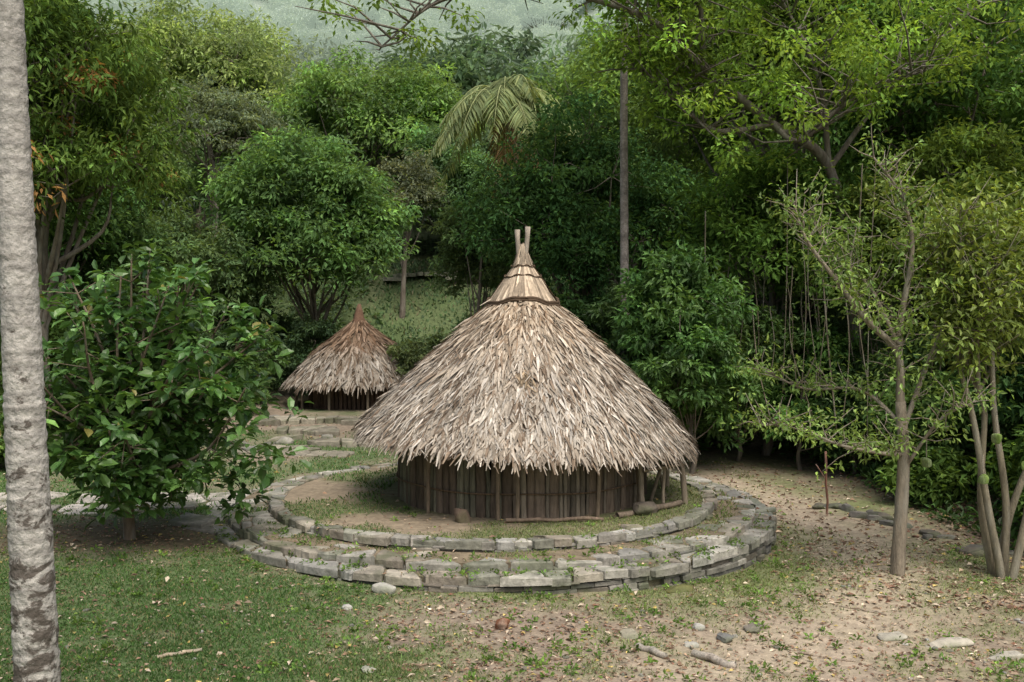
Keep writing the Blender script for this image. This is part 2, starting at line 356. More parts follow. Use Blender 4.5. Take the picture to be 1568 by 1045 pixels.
def disc(R,z0,z1,col,hi=None,k=.42):
    n=96;a=np.linspace(0,2*np.pi,n,endpoint=False);rs=[R,R]+list(R*np.linspace(.97,.001,24))
    V=[]
    for i,r_ in enumerate(rs):
        V.append(np.stack([CX+r_*np.cos(a),CY+r_*np.sin(a),np.full(n,z0 if i==0 else z1)],-1))
    V=np.concatenate(V);i=np.arange(len(rs)-1)[:,None]*n;j=np.arange(n)[None]
    F=np.stack([i+j,i+(j+1)%n,i+n+(j+1)%n,i+n+j],-1).reshape(-1,4)
    cc=A(col)*(.75+.5*fbm(V[:,0]*3,V[:,1]*3,9))[:,None]
    if hi is not None:
        t=ss((fbm(V[:,0]*.9,V[:,1]*.9,77)-k)*5)[:,None]*.7;cc=cc*(1-t)+A(hi)*t
    return (V,F,cc,1,False)
tp+=[disc(4.98,-.5,.205,(.15,.135,.085)),disc(4.65,.2,.325,(.19,.155,.105)),disc(3.98,.3,.45,(.25,.205,.145),(.12,.15,.06),.40)]
tp+=flagring(4.72,5.09,.22,.30)+flagring(4.07,4.76,.33,.33,.03,4.38)+flagring(3.80,4.07,.465,.22,.04)
tp+=ringwall(5.04,-.4,.13,.07)+ringwall(4.73,.20,.27,.06)+ringwall(4.04,.32,.40,.05)
for i,(x0,z) in enumerate(((-5.75,.2),(-5.45,.14),(-5.95,.1))):
    tp.append(slab([(x0,16.3-i*.25),(x0+.65,16.0-i*.25),(x0+.75,16.6-i*.2),(x0+.05,17.0-i*.2)],-.2,z+.1,scol()))
build('stone_terrace',tp,[M_stone,M_ground])
def patch(x0,x1,yf,w,size,tone,zoff=.04,miss=.08):
    S=[]
    nxx=int((x1-x0)/size);nr=max(1,int(w/size))
    for i in range(nxx):
        for k in range(nr):
            x=x0+(i+.5+rng.normal(0,.2))*(x1-x0)/nxx;S.append((x,yf(x)+(k+.5+rng.normal(0,.15))*w/nr-w/2))
    S=A(S);out=[]
    for i in range(len(S)):
        if rng.random()<miss: continue
        P=cell(i,S,size*2.2)
        if P is None: continue
        c=P.mean(0);z=float(height(*c))+zoff
        out.append(flagstone(P,c,z,.2,A(tone)*math.exp(rng.normal(0,.16)),gap=.94))
    return out
build('stone_path',patch(-14,-5.2,lambda x:18.3+.15*math.sin(x),1.1,.5,(.42,.39,.34)),[M_stone])
sp_=[]
for (x0,x1,y,h,w) in ((-6.9,-4.3,25,.05,.8),(-6.6,-3.8,27,.14,.5),(-7.6,-4.6,29.3,.16,.5),(-8,-4.9,32,.16,.5)):
    sp_+=patch(x0,x1,lambda x:y+.2*math.sin(x*1.7),w,.38,(.25,.23,.18),h)
build('stone_steps',sp_,[M_stone])
build('stone_wall',patch(-6.8,-2.8,lambda x:53.5-.12*(x+4.5)**2,.5,.45,(.36,.36,.27),.3,.02),[M_stone])
def rk(name,x,y,s,col,seed,dz=0): 
    z=float(surf(x,y));return build(name,[rock((0,0,0),s,seed,col)],[M_stone],loc=(x,y,z+s[2]*.25+dz))
rk('rock',-1.72,12.95,(.19,.14,.1),(.42,.41,.36),1);rk('rock',2.3,12.0,(.11,.09,.05),(.42,.41,.37),2)
rk('rock',2.55,11.6,(.15,.1,.06),(.17,.17,.16),3);rk('rock',3.0,12.0,(.2,.12,.05),(.2,.18,.15),4)
rk('rock',5.25,11.65,(.40,.15,.06),(.42,.39,.32),5);rk('rock',4.65,11.85,(.22,.14,.05),(.36,.34,.28),6);rk('rock',5.75,11.3,(.3,.12,.04),(.38,.36,.3),7)
rk('rock',1.4,11.6,(.2,.13,.03),(.3,.28,.21),8);rk('rock',2.1,11.35,(.1,.08,.04),(.40,.39,.34),9)
rk('rock',-2.05,12.1,(.08,.07,.05),(.45,.44,.4),10);rk('rock',-1.5,10.1,(.1,.1,.03),(.33,.33,.27),12)
pb=[]
for i in range(190):
    x,y=scatter(1,-6,8,9.8,14);x=float(x[0]);y=float(y[0])
    if math.hypot(x-CX,y-CY)<5.2: continue
    if x<0 and rng.random()<.5: continue
    s=rng.uniform(.012,.05);pb.append(rock((x,y,float(height(x,y))+s*.2),(s,s*.8,s*.5),i,scol()*rng.uniform(.7,1.2),n=4))
build('pebbles',pb,[M_stone])
for i in range(20):
    t=rng.random();rk('rock',6.6+2.2*t+rng.normal(0,.25),20.5-5.6*t+rng.normal(0,.3),tuple(rng.uniform(.08,.24,3)*A([1.3,1,.55])),tuple(scol()*.5),30+i)
for i in range(12):
    rk('rock',rng.uniform(-8,-3),rng.uniform(22,33),tuple(rng.uniform(.12,.32,3)*A([1.2,1,.6])),tuple(scol()*.8),60+i)
rk('boulder',-.78,15.5,(.15,.13,.17),(.20,.145,.11),90,.05);rk('boulder',2.2,16.05,(.26,.16,.15),(.13,.11,.09),91,.04);rk('boulder',1.85,15.0,(.2,.13,.07),(.26,.23,.18),92)
rk('mossy_boulder',2.35,13.52,(.3,.16,.09),(.13,.13,.05),93,-.02);rk('rock',3.1,20.5,(.3,.2,.2),(.2,.18,.15),94)
build('coconut_husk',[rock((0,0,0),(.09,.08,.08),71,(.2,.09,.05),rough=.5)],[M_bark],loc=(-.12,11.6,float(height(-.12,11.6))+.06))
def log(name,a,b,r,col):
    a=A([*a,float(height(*a))+r*.8]);b=A([*b,float(height(*b))+r*.8])
    build(name,[tube(curve(a,b,6,jit=.012),r*A([.9,1,1,1.05,.95,.9]),9,col,wob=.08)],[M_bark])
log('log',(1.45,11.15),(1.72,10.85),.04,(.34,.31,.26));log('log',(2.05,11.0),(2.45,10.62),.045,(.36,.32,.27))
log('branch_debris',(-3.75,10.25),(-3.35,10.5),.02,(.45,.37,.26));log('branch_debris',(-1.1,10.3),(-.8,10.35),.012,(.3,.22,.15))
log('branch_debris',(3.3,11.2),(3.9,11.0),.012,(.3,.24,.18));log('branch_debris',(.4,10.6),(.7,10.9),.01,(.3,.24,.18));log('branch_debris',(4.4,13.0),(4.9,12.7),.012,(.28,.22,.16))
# ---------------------------------------------------------------- huts
def thatch(cx,cy,za,ze,R,rows,w,Ln,prof,dens=1.0,dark=1.0,tilt=(0,0),tstart=.02,brown=0):
    H=za-ze;pr=A(prof)
    def pt(t,th,lift):
        r=R*np.where(t>1,t,np.interp(t,pr[:,0],pr[:,1]))*(1+.02*np.sin(3*th+1)+.012*np.sin(7*th)+.008*np.sin(13*th));sl=math.hypot(R,H)
        nr,nz=H/sl,R/sl
        x=cx+(r+nr*lift)*np.cos(th);y=cy+(r+nr*lift)*np.sin(th);z=za-H*t+nz*lift
        return np.stack([x,y,z+tilt[0]*(x-cx)*t],-1)
    parts=[]
    n=72;th=np.linspace(0,2*np.pi,n,endpoint=False);ts=np.linspace(0,.985,14)
    V=np.concatenate([pt(np.full(n,t),th,-.03) for t in ts]+[pt(np.full(n,.97),th,-.16)]+[pt(np.full(n,t),th,-.16) for t in (.8,.4,.02)])
    i=np.arange(len(ts)+3)[:,None]*n;j=np.arange(n)[None]
    parts.append((V,np.stack([i+j,i+(j+1)%n,i+n+(j+1)%n,i+n+j],-1).reshape(-1,4),A([.10,.075,.05]),0,False))
    T=[];TH=[]
    for k in range(rows):
        t=tstart+(.95-tstart)*(k/(rows-1));m=int(2*np.pi*R*(t+.03)/w*dens)
        T.append(t+rng.normal(0,.016,m));TH.append(rng.uniform(0,2*np.pi,m))
    T=np.concatenate(T);TH=np.concatenate(TH);m=len(T)
    dt=Ln/math.hypot(R,H)*rng.uniform(.45,1.25,m);dth=rng.normal(0,.04,m)/(T+.15)
    l0=rng.uniform(.0,.02,m);l2=l0+rng.uniform(.005,.06,m)+.06*(rng.random(m)<.06)
    e=T+dt;over=np.maximum(e-1.0,0)
    P=np.stack([pt(T,TH,l0),pt(np.minimum(T+dt*.55,1.0),TH+dth*.5,l0*.5+l2*.7),pt(np.minimum(e,1.0+over*.55),TH+dth,l2-over*.3)],1)
    P[:,2,2]-=over*H*.14
    S=np.stack([-np.sin(TH),np.cos(TH),rng.normal(0,.25,m)],-1);S=norm(S)
    ww=w*rng.uniform(.4,1.3,m)[:,None]*A([[.8,1.0,.35]])
    pal=A([[.38,.335,.275],[.45,.41,.35],[.31,.265,.21],[.24,.185,.135],[.54,.50,.44],[.14,.105,.075]])*dark
    c=pal[rng.choice(6,m,p=[.29,.23,.2,.14,.06,.08])]*np.exp(rng.normal(0,.17,(m,1)))
    pa=fbm(TH*4,T*5,91)[:,None];pb_=fbm(TH*1.5,T*9,57)[:,None];c=c*(.66+.38*pa+.26*pb_)
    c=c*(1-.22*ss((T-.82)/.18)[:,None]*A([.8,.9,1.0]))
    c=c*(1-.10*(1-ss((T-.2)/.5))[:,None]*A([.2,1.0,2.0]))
    if brown: c=c*(1-brown*(1-ss((T-.3)/.3))[:,None]*A([.5,.7,.8]))
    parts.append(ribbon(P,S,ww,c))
    return parts,pt
hut=empty('thatched_hut')
HX,HY=.20,18.0
prof=[(0,.02),(.23,.165),(.27,.22),(.6,.605),(.85,.865),(1,1)]
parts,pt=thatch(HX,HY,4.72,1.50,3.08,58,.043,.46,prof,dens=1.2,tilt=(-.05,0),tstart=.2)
m=22;th=rng.normal(-1.57,.018,m);T=rng.normal(.60,.02,m)
P=np.stack([pt(T,th,.03),pt(T+.03,th+rng.normal(0,.02,m),.07),pt(T+.06,th+rng.normal(0,.03,m),.06)],1)
parts.append(ribbon(P,norm(np.stack([-np.sin(th),np.cos(th),rng.normal(0,.3,m)],-1)),np.full((m,3),.025),vcol((.17,.13,.085),m,.5)))
build('thatch_roof',parts,[M_thatch],hut)
capn=700;th=rng.uniform(0,2*np.pi,capn);t0=rng.uniform(.0,.3,capn)*(rng.random(capn)<.5)
def cpt(t,th,l): 
    r=.07+(.60-.07)*np.clip(t,0,1.2)**1.05+l;return np.stack([HX+r*np.cos(th),HY+r*np.sin(th),4.80-.84*t+.05*np.sin(3*th)*t],-1)
P=np.stack([cpt(t0,th,0),cpt(np.full(capn,.55),th+rng.normal(0,.03,capn),.02+rng.random(capn)*.03),cpt(rng.uniform(.9,1.15,capn),th+rng.normal(0,.06,capn),.01+rng.random(capn)*.06)],1)
cp=[ribbon(P,norm(np.stack([-np.sin(th),np.cos(th),rng.normal(0,.2,capn)],-1)),rng.uniform(.03,.055,(capn,1))*A([[.4,1,1.1]]),vcol((.39,.315,.23),capn,.32))]
a=np.linspace(0,2*np.pi,50)
def rg(t,l,tr): 
    p=cpt(np.full(50,t),a,l);p[:,2]+=.012*np.sin(a*9);return tube(p,tr,6,(.08,.055,.035))
cp+=[rg(.95,.07,.03),rg(1.0,.06,.026),rg(.42,.05,.015),rg(.2,.045,.013)]
th=np.linspace(0,2*np.pi,40,endpoint=False)
V=np.concatenate([cpt(np.full(40,t),th,-.02) for t in (0,.5,1.0)]);i=np.arange(2)[:,None]*40;j=np.arange(40)[None]
cp.append((V,np.stack([i+j,i+(j+1)%40,i+40+(j+1)%40,i+40+j],-1).reshape(-1,4),A([.15,.11,.07]),0,False))
build('roof_cap',cp,[M_thatch],hut)
fp=[]
for dx,dy,tx in ((-.09,0,-.10),(.06,-.05,.09),(0,.08,0)):
    top=5.35 if tx>0 else 5.30 if tx<0 else 5.05
    fp.append(tube(curve((HX+dx*.6,HY+dy,4.6),(HX+tx,HY+dy,top),5,jit=.008),A([.05,.05,.045,.045,.055]),8,(.30,.26,.21),wob=.1))
m=160;th=rng.uniform(0,6.28,m);P0=np.stack([HX+.06*np.cos(th),HY+.06*np.sin(th),np.full(m,4.98)+rng.normal(0,.03,m)],-1);P2=np.stack([HX+.19*np.cos(th),HY+.19*np.sin(th),np.full(m,4.6)+rng.normal(0,.04,m)],-1)
fp.append(ribbon(np.stack([P0,(P0+P2)/2,P2],1),norm(np.stack([-np.sin(th),np.cos(th),0*th],-1)),np.full((m,3),.03),vcol((.33,.27,.2),m,.3)))
build('roof_finial',fp,[M_cane],hut)
wp=[];a=0;WR=2.24
while a<2*math.pi:
    w=rng.choice([.06,.09,.14,.20],p=[.3,.3,.25,.15])*rng.uniform(.85,1.2);da=w/WR
    ang=a+da/2
    if not (-.42<((ang+math.pi)%(2*math.pi)-math.pi)<-.05):
        x=HX+WR*math.cos(ang);y=HY+WR*math.sin(ang);lean=rng.normal(0,.012);r_=w*.54
        wide=w>.11;left=math.cos(ang)<-.1
        col=A([.155,.12,.09]) if wide else (A([.19,.18,.13]) if left else A([.20,.17,.13]))
        col=col*math.exp(rng.normal(0,.3))
        off=rng.normal(0,.012)
        p0=A([x+off*math.cos(ang),y+off*math.sin(ang),.42]);p1=A([x+lean,y,1.95+rng.uniform(-.05,.1)])
        tb_=list(tube(curve(p0,p1,7,jit=.005),r_*A([1,.98,1,.96,1,.98,.95]),8,col,wob=.06))
        d=A([math.cos(ang),math.sin(ang)]);q=(tb_[0][:,:2]-A([x,y]))@d
        tb_[0][:,:2]-=d[None]*(q*(.55 if wide else .15))[:,None];wp.append(tuple(tb_))
    a+=da*1.03
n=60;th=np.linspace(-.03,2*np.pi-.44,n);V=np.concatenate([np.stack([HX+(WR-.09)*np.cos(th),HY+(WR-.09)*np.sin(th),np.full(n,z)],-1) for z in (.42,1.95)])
j=np.arange(n-1);wp.append((V,np.stack([j,j+1,j+1+n,j+n],-1),A([.03,.025,.02]),0,False))  # near-black sheet behind the canes, painted shade of the interior
build('wall',wp,[M_cane],hut)
pl=[]
for ang,l0 in ((-1.75,.0),(-1.62,.02),(-1.05,.05),(-.62,-.03),(-2.3,.02)):
    r0=WR+.16;x=HX+r0*math.cos(ang);y=HY+r0*math.sin(ang)
    pl.append(tube(curve((x,y,.44),(x+l0,y,1.75),5,jit=.008),.035,7,(.22,.17,.12),wob=.1))
for x,y,x2,y2,r_ in ((3.02,17.0,2.95,17.1,.05),(2.45,17.3,2.75,17.0,.035),(2.75,17.5,2.45,17.1,.03),(2.2,16.4,2.15,16.5,.05),(2.95,18.6,2.9,18.4,.05),(2.6,16.7,2.62,16.8,.03)):
    pl.append(tube(curve((x,y,.40),(x2,y2,1.62),5,jit=.01),r_,7,(.29,.24,.18),wob=.1))
pl.append(tube(curve((-.1,15.42,.50),(1.45,15.52,.49),7,jit=.012),.032,7,(.2,.15,.11),wob=.1))
pl.append(tube(curve((1.7,15.75,.50),(2.9,16.75,.52),6,jit=.01),.05,7,(.2,.16,.12),wob=.1))
pl.append(tube(curve((2.2,16.4,1.12),(3.02,17.0,1.15),5,jit=.01),.03,7,(.26,.21,.15),wob=.1))
for z in (.85,1.5):
    aa=np.linspace(.1,2*np.pi-.55,60);pl.append(tube(np.stack([HX+(WR+.07)*np.cos(aa),HY+(WR+.07)*np.sin(aa),np.full(60,z)+.01*np.sin(aa*7)],-1),.014,5,(.16,.11,.07)))
build('poles',pl,[M_cane],hut)
hut2=empty('thatched_hut')
hx2,hy2=-5.95,38.0;z2=float(height(hx2,hy2))
parts,_=thatch(hx2,hy2,3.6,1.05,2.9,30,.075,.6,[(0,.03),(.12,.12),(.5,.57),(1,1)],dens=1.0,dark=.75,brown=.55)
build('thatch_roof',parts,[M_thatch],hut2)
wp=[]
for a in np.arange(0,6.28,.09):
    x=hx2+1.85*math.cos(a);y=hy2+1.85*math.sin(a);wp.append(tube(curve((x,y,z2-.1),(x,y,1.6),3),.085,5,A([.10,.07,.05])*math.exp(rng.normal(0,.25))))
for a in np.arange(.2,6.28,.6):
    x=hx2+2.4*math.cos(a);y=hy2+2.4*math.sin(a);wp.append(tube(curve((x,y,z2-.1),(x,y,1.25),3),.055,6,(.24,.2,.15)))
build('wall',wp,[M_cane],hut2)
build('roof_finial',[tube(curve((hx2,hy2,3.3),(hx2+.03,hy2,4.1),4),A([.3,.2,.13,.07]),8,(.15,.09,.06),wob=.2)],[M_thatch],hut2)
# ---------------------------------------------------------------- trees
def tree(name,base,cen,rad,nleaf,L,col,tr=.2,nb=14,cl=24,barkc=(.17,.145,.115),W=.42,flat=.65,droop=.35,yel=.3,accent=None,afrac=0,mat=None,cvar=.3,blob=(.34,.5),up=-.45,bw=1.0,twigs=6,lift=.9):
    col=A(col)*A([1.25,1.18,1.2])*math.exp(rng.normal(0,.1))
    base=A([base[0],base[1],base[2] if len(base)>2 else float(height(base[0],base[1]))-.1]);cen=A(cen,dtype=float);rad=A(rad,dtype=float)
    d=runit(nb*3);d=d[d[:,2]>up][:nb];bc=cen+d*rad*rng.uniform(.45,.78,(len(d),1))
    mr=rad.mean();br=mr*rng.uniform(*blob,len(d))
    parts=[];Cn=[];Rn=[]
    fork=base+(cen-base)*.5;fork[2]=base[2]+(max(cen[2]-rad[2]*.55,base[2]+.4)-base[2])*lift
    tk=spline(A([base,base+(fork-base)*.5+rng.normal(size=3)*.05*mr*A([1,1,0]),fork,cen+A([0,0,rad[2]*.2])]),4)
    parts.append(tube(tk,np.linspace(tr*1.15,tr*.35,len(tk)),8,barkc,1,.06))
    for c,r_ in zip(bc,br):
        f0=tk[rng.integers(len(tk)//2-1,len(tk)-2)]
        mid=(f0+c)/2+rng.normal(size=3)*.08*mr+A([0,0,-.03*mr]);lim=spline(A([f0,mid,c]),4)
        parts.append(tube(lim,np.linspace(tr*.35,tr*.08,len(lim)),6,barkc,1))
        k=runit(cl);k[:,2]=np.where(k[:,2]<-.5,-k[:,2],k[:,2]);cs=c+k*r_*rng.uniform(.55,1.15,(cl,1))*A([1,1,.85])
        Cn.append(cs);Rn.append(np.full(cl,r_*.36)*rng.uniform(.8,1.25,cl))
        for q in cs[:twigs]: parts.append(tube(A([c,(c+q)/2+rng.normal(size=3)*.04*mr,q]),A([.1,.06,.02])*tr,4,barkc,1))
    Cn=np.concatenate(Cn);Rn=np.concatenate(Rn)
    parts.insert(0,clump_leaves(Cn,Rn*bw,max(4,int(nleaf/len(Cn))),L,L*W,col,flat=flat,droop=droop,yel=yel,accent=accent,afrac=afrac,cvar=cvar))
    return build(name,parts,[mat or M_leaf,M_bark])
G_mid=(.07,.15,.04);G_dark=(.04,.09,.034);G_yel=(.18,.26,.065);G_grey=(.11,.17,.095)
tree('mango_tree',(-12.5,26.5),(-12.6,26,8.4),(3.4,3,5.4),34000,.25,(.07,.13,.035),tr=.25,nb=28,accent=(.34,.19,.08),afrac=.04,W=.3,droop=.6)
tree('forest_tree',(-8.4,42.5),(-8.7,42,6.8),(3.9,3.5,5.2),36000,.28,(.075,.165,.045),tr=.2,nb=28)
tree('forest_tree',(-14.2,48),(-14.8,48,12.0),(4.0,3.6,2.6),20000,.22,G_grey,tr=.25,nb=18,flat=.35,up=-.1)
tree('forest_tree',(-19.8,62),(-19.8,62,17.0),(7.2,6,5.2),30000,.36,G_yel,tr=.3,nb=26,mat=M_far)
tree('forest_tree',(-9,58),(-8.6,58,13.6),(7.6,5,5.2),34000,.34,(.13,.26,.045),tr=.3,nb=28)
tree('forest_tree',(-3,53),(-3.2,53,10.2),(3.0,3,3.8),18000,.28,(.08,.17,.045),tr=.2)
tree('forest_tree',(-5.6,50),(-5.2,50,9.0),(2.0,2,2.6),9000,.24,(.10,.14,.075),tr=.15)
tree('forest_tree',(2.4,31.5),(2.6,31,6.2),(3.6,3,3.9),36000,.2,(.045,.10,.036),tr=.2,nb=28)
tree('forest_tree',(-1.4,36),(-1.1,36,5.6),(2.2,2.2,2.9),16000,.2,(.055,.11,.042),tr=.12)
tree('forest_tree',(9.8,34),(9.6,34,12.0),(6.2,4.5,4.8),38000,.28,(.085,.17,.045),tr=.3,nb=28)
tree('forest_tree',(14.0,30),(14.0,30,9.6),(4.6,4,5.6),34000,.25,(.06,.125,.035),tr=.25,nb=28)
tree('forest_tree',(7.0,27),(7.2,26.5,5.4),(2.9,2.4,2.9),22000,.2,(.075,.165,.04),tr=.12,nb=20)
tree('forest_tree',(11.2,25),(11.0,24.5,5.4),(2.8,2.4,3.1),22000,.2,(.07,.14,.035),tr=.12,nb=20)
tree('forest_tree',(5,44),(5,44,10.5),(5,4,6),28000,.28,(.10,.20,.045),tr=.2,nb=22)
tree('forest_tree',(-17.5,36),(-17,35,6.2),(4,3.5,4.8),24000,.25,(.06,.125,.035),tr=.2,nb=20)
tree('forest_tree',(-13.5,40),(-13.2,40,5.3),(3.2,3,3.9),20000,.25,(.07,.125,.045),tr=.15,nb=18)
tree('forest_tree',(-21,44),(-21,44,11.5),(5,4,6.4),26000,.3,(.09,.16,.045),tr=.2,nb=18)
def shrub(x,y,r,h,n,L,col,name='shrub',**k):
    z=float(height(x,y));k.setdefault('nb',12);return tree(name,(x,y),(x,y,z+h*.5),(r,r*.9,h*.52),n,L,col,tr=.06,cl=18,up=-.9,twigs=2,**k)
shrub(4.4,24,2.0,5.4,22000,.19,(.06,.14,.04),mat=M_near,nb=18)
shrub(6.0,26,2.0,4.2,12000,.18,(.055,.12,.035),mat=M_near)
shrub(3.3,26.3,1.3,4.6,9000,.18,(.05,.11,.035),mat=M_near)
for (x,y,r,h,c) in ((8.6,24.5,1.8,2.8,G_dark),(10.5,22.5,1.9,3.2,G_dark),(12.5,21,2.0,3.4,(.05,.11,.035)),(8.8,20.6,1.0,1.2,(.06,.13,.035)),(10.2,18.6,1.2,1.5,(.07,.14,.035)),(13.5,26,3,6,G_dark),(9,29,2.6,5.5,G_dark),(6,31,2.5,5,G_dark),
    (11.0,20,1.7,4.6,G_dark),(9.4,21.5,1.4,3.4,(.05,.11,.035)),(11.6,18.0,1.5,4.2,(.045,.10,.035)),(9.9,17.2,1.0,2.0,(.055,.12,.035)),
    (-4.5,43,1.6,2.2,G_dark),(-8,40.7,2.3,3.6,G_dark),(-10.5,38,1.8,3.2,G_dark),(-12,34,2,3.5,(.05,.1,.035)),(-15,31,2.4,4,G_dark),(-9.6,34.5,1.2,2,(.06,.12,.035)),(-2.9,41,1.2,2.6,(.08,.14,.05)),(-1.5,42,1.5,3,G_dark),(.5,40,2.2,4.2,G_dark),(-12,22.5,1.2,1.3,(.08,.15,.045)),(-11,44,2.4,4.2,G_dark),(-.4,46,1.8,4,G_dark),(9.3,16.2,.9,1.1,(.07,.14,.04)),(-4.1,37,.9,2.9,(.09,.15,.065)),(1.6,28.4,2,4.4,G_dark),(3.8,29,2,4.8,G_dark),(7.4,25,1.7,4.2,(.055,.12,.035)),(-14.5,38,2.2,4,G_dark),(-12.8,28,1.8,4.5,(.06,.12,.035)),(-10.8,27,1.3,3.6,(.05,.105,.035)),(-1,31,1.5,3,G_dark),(-12.5,44,2.2,5,(.06,.12,.04))):
    shrub(x,y,r,h,int(2300*r*max(1,h*.5)),.2,c)
# hanging vines in the right-hand forest
vn=[];vp=[]
for i in range(46):
    x=rng.uniform(4.6,13);y=21.5+rng.uniform(0,3.5)+(x<7)*1.5;z0=rng.uniform(3.6,7.5);z1=rng.uniform(.4,2.4)
    s=spline(A([(x,y,z0),(x+rng.normal(0,.15),y,(z0+z1)/2),(x+rng.normal(0,.3),y+rng.normal(0,.1),z1)]),6)
    vn.append(tube(s,rng.uniform(.008,.02),4,(.15,.13,.09),1))
    if rng.random()<.6: vp.append(s)
vn.insert(0,clump_leaves(np.concatenate(vp),.14,7,.12,.055,(.075,.15,.04),cvar=.3))
build('hanging_vines',vn,[M_near,M_bark])
# overhanging tree, top
par=[];bk=(.16,.14,.115)
lims=[[(9.2,25.5,0),(8.8,25.2,4),(8.0,24.8,7.4),(6.4,24.2,8.4),(4.6,23.6,9.6),(3.2,23,10.6),(.5,22.6,11.2),(-1.6,22.3,10.8),(-2.9,22,9.7)],
      [(6.4,24.2,8.4),(5.0,24,8.2),(4.0,24,8.9),(3.0,24,9.7)],[(8.0,24.8,7.4),(7.6,24.5,9.6),(6.4,24,11.6),(5.6,23.5,12.4)],[(4.6,23.6,9.6),(4.2,23,11.4),(2.6,22.8,12.6)],[(8.0,24.8,7.4),(9.6,24.6,9.6),(11.6,24.4,11.4)],[(6.4,24.2,8.4),(6.9,23.6,7.9),(8.0,23.2,8.8),(9.6,23,9.4)]]
Cn=[]
for q,l in enumerate(lims):
    s=spline(A(l),6);r0=.17 if q==0 else .08;par.append(tube(s,np.linspace(r0,.02,len(s)),7,bk,1,.05))
    st=len(s)*4//9 if q==0 else len(s)//3
    for p in s[st:]:
        for _ in range(4):
            e=p+rng.normal(size=3)*A([.9,.8,.45])+A([0,0,.55]);par.append(tube(A([p,(p+e)/2+rng.normal(size=3)*.1,e]),A([.03,.02,.008]),4,bk,1))
            if p[0]>1.2 or rng.random()<.12: Cn.append(e)
Cn=A(Cn)
par.insert(0,clump_leaves(Cn,.5,60,.17,.08,(.15,.275,.06),cvar=.28))
par.append(tube(spline(A([(5.6,27,3.6),(4.9,27,4.2),(4.4,26.9,4.1),(4.0,26.8,4.7),(3.8,26.8,5.5)]),5),np.linspace(.06,.02,21),6,(.2,.17,.14),1))
build('overhanging_tree',par,[M_leaf,M_bark])
def bigleaf():
    par=[];b=A([-6.0,15.3,float(height(-6,15.3))-.05]);bark=(.17,.13,.09);cen=A([-5.75,15.3,2.75]);tips=[]
    st=spline(A([b,b+A([-.02,0,.5]),b+A([.05,0,1.1])]),4);par.append(tube(st,np.linspace(.10,.075,len(st)),9,bark,1,.08))
    for k in range(42):
        a=k*2.4+rng.normal(0,.2);el=rng.uniform(-.65,1.25) if k<34 else rng.uniform(.6,1.5);R=rng.uniform(.76,1.06)
        e=cen+A([math.cos(a)*math.cos(el)*2.1,math.sin(a)*math.cos(el)*1.8,math.sin(el)*1.95])*R
        o=st[rng.integers(5,len(st))];mid=o*.45+e*.55+A([0,0,-.1 if el<0 else .1])+rng.normal(size=3)*.12
        s=spline(A([o,o*.7+mid*.3+A([0,0,.15]),mid,e]),4);par.append(tube(s,np.linspace(.045,.013,len(s)),6,bark,1));tips.append(e)
        for p in s[5:-1:1]:
            for _ in range(2):
                d=runit(1)[0]*A([1,1,.7])+ (p-cen)*.25;q=p+d*.45;par.append(tube(A([p,q]),A([.012,.006]),4,bark,1));tips.append(q)
    for q_ in ((-4.1,14.9,1.2),(-3.9,15,1.5),(-4.3,14.6,1.0),(-4.6,14.5,1.3),(-3.9,15,2.3)):
        tips+= [A(q_)+rng.normal(size=3)*.25 for _ in range(4)]
    tips=A(tips);tips=np.concatenate([tips,tips[:30]+rng.normal(size=(30,3))*.2])
    n=13;m=len(tips);idx=np.repeat(np.arange(m),n);d=runit(m*n);d[:,2]=d[:,2]*.5+.0
    D=norm(d);P=tips[idx]+D*.04+rng.normal(size=(m*n,3))*.06;N=norm(A([0,0,1])+rng.normal(size=(m*n,3))*.4)
    cc=vcol((.065,.16,.045),m,.32,.4)[idx]*np.exp(rng.normal(0,.27,(m*n,1)));s=rng.uniform(.55,1.2,m*n)
    k=rng.random(m*n)<.008;cc[k]=A([.25,.24,.07])
    L=.24*s[:,None];Wd=.115*s[:,None];S=norm(np.cross(D,N));U=np.cross(S,D)
    V=np.stack([P,P+D*L*.3+S*Wd*.42+U*Wd*.15,P+D*L*.68+S*Wd*.5+U*Wd*.1,P+D*L-U*L*.18,P+D*L*.68-S*Wd*.5+U*Wd*.1,P+D*L*.3-S*Wd*.42+U*Wd*.15,P+D*L*.35,P+D*L*.7-U*L*.05],1)
    F=A([[0,1,6,5],[1,2,7,6],[5,6,7,4],[7,2,3,4]])[None]+(np.arange(m*n)*8)[:,None,None]
    par.insert(0,(V.reshape(-1,3),F.reshape(-1,4),np.repeat(cc,8,0),0,False))
    build('broadleaf_tree',par,[M_gloss,M_bark])
bigleaf()
def twiggy(name,limbs,radii,leafcol,nl,L,bark,spread=.45,den=3,leafprob=1,extra=None,crad=.22,yel=.3):
    par=[];Cn=[]
    for l,(ra,rb) in zip(limbs,radii):
        s=spline(A(l),5);par.append(tube(s,np.linspace(ra,rb,len(s)),8,bark,1,.06))
        if rb>.03: continue
        for i,p in enumerate(s[2:]):
            for _ in range(den):
                e=p+norm(rng.normal(size=3)*A([1,1,.5])+A([0,0,.35])+norm(s[-1]-s[0])*.5)*spread*rng.uniform(.5,1.5)
                par.append(tube(A([p,(p+e)/2+rng.normal(size=3)*.03,e]),A([.011,.008,.003]),4,bark,1));Cn.append(e);Cn.append((p+e)/2)
    Cn=A(Cn);Cn=Cn[rng.random(len(Cn))<leafprob]
    par.insert(0,clump_leaves(Cn,crad,nl,L,L*.42,leafcol,cvar=.25,yel=yel))
    if extra: par+=extra
    return build(name,par,[M_near,M_bark])
tb=(.24,.205,.155);y0=14.7
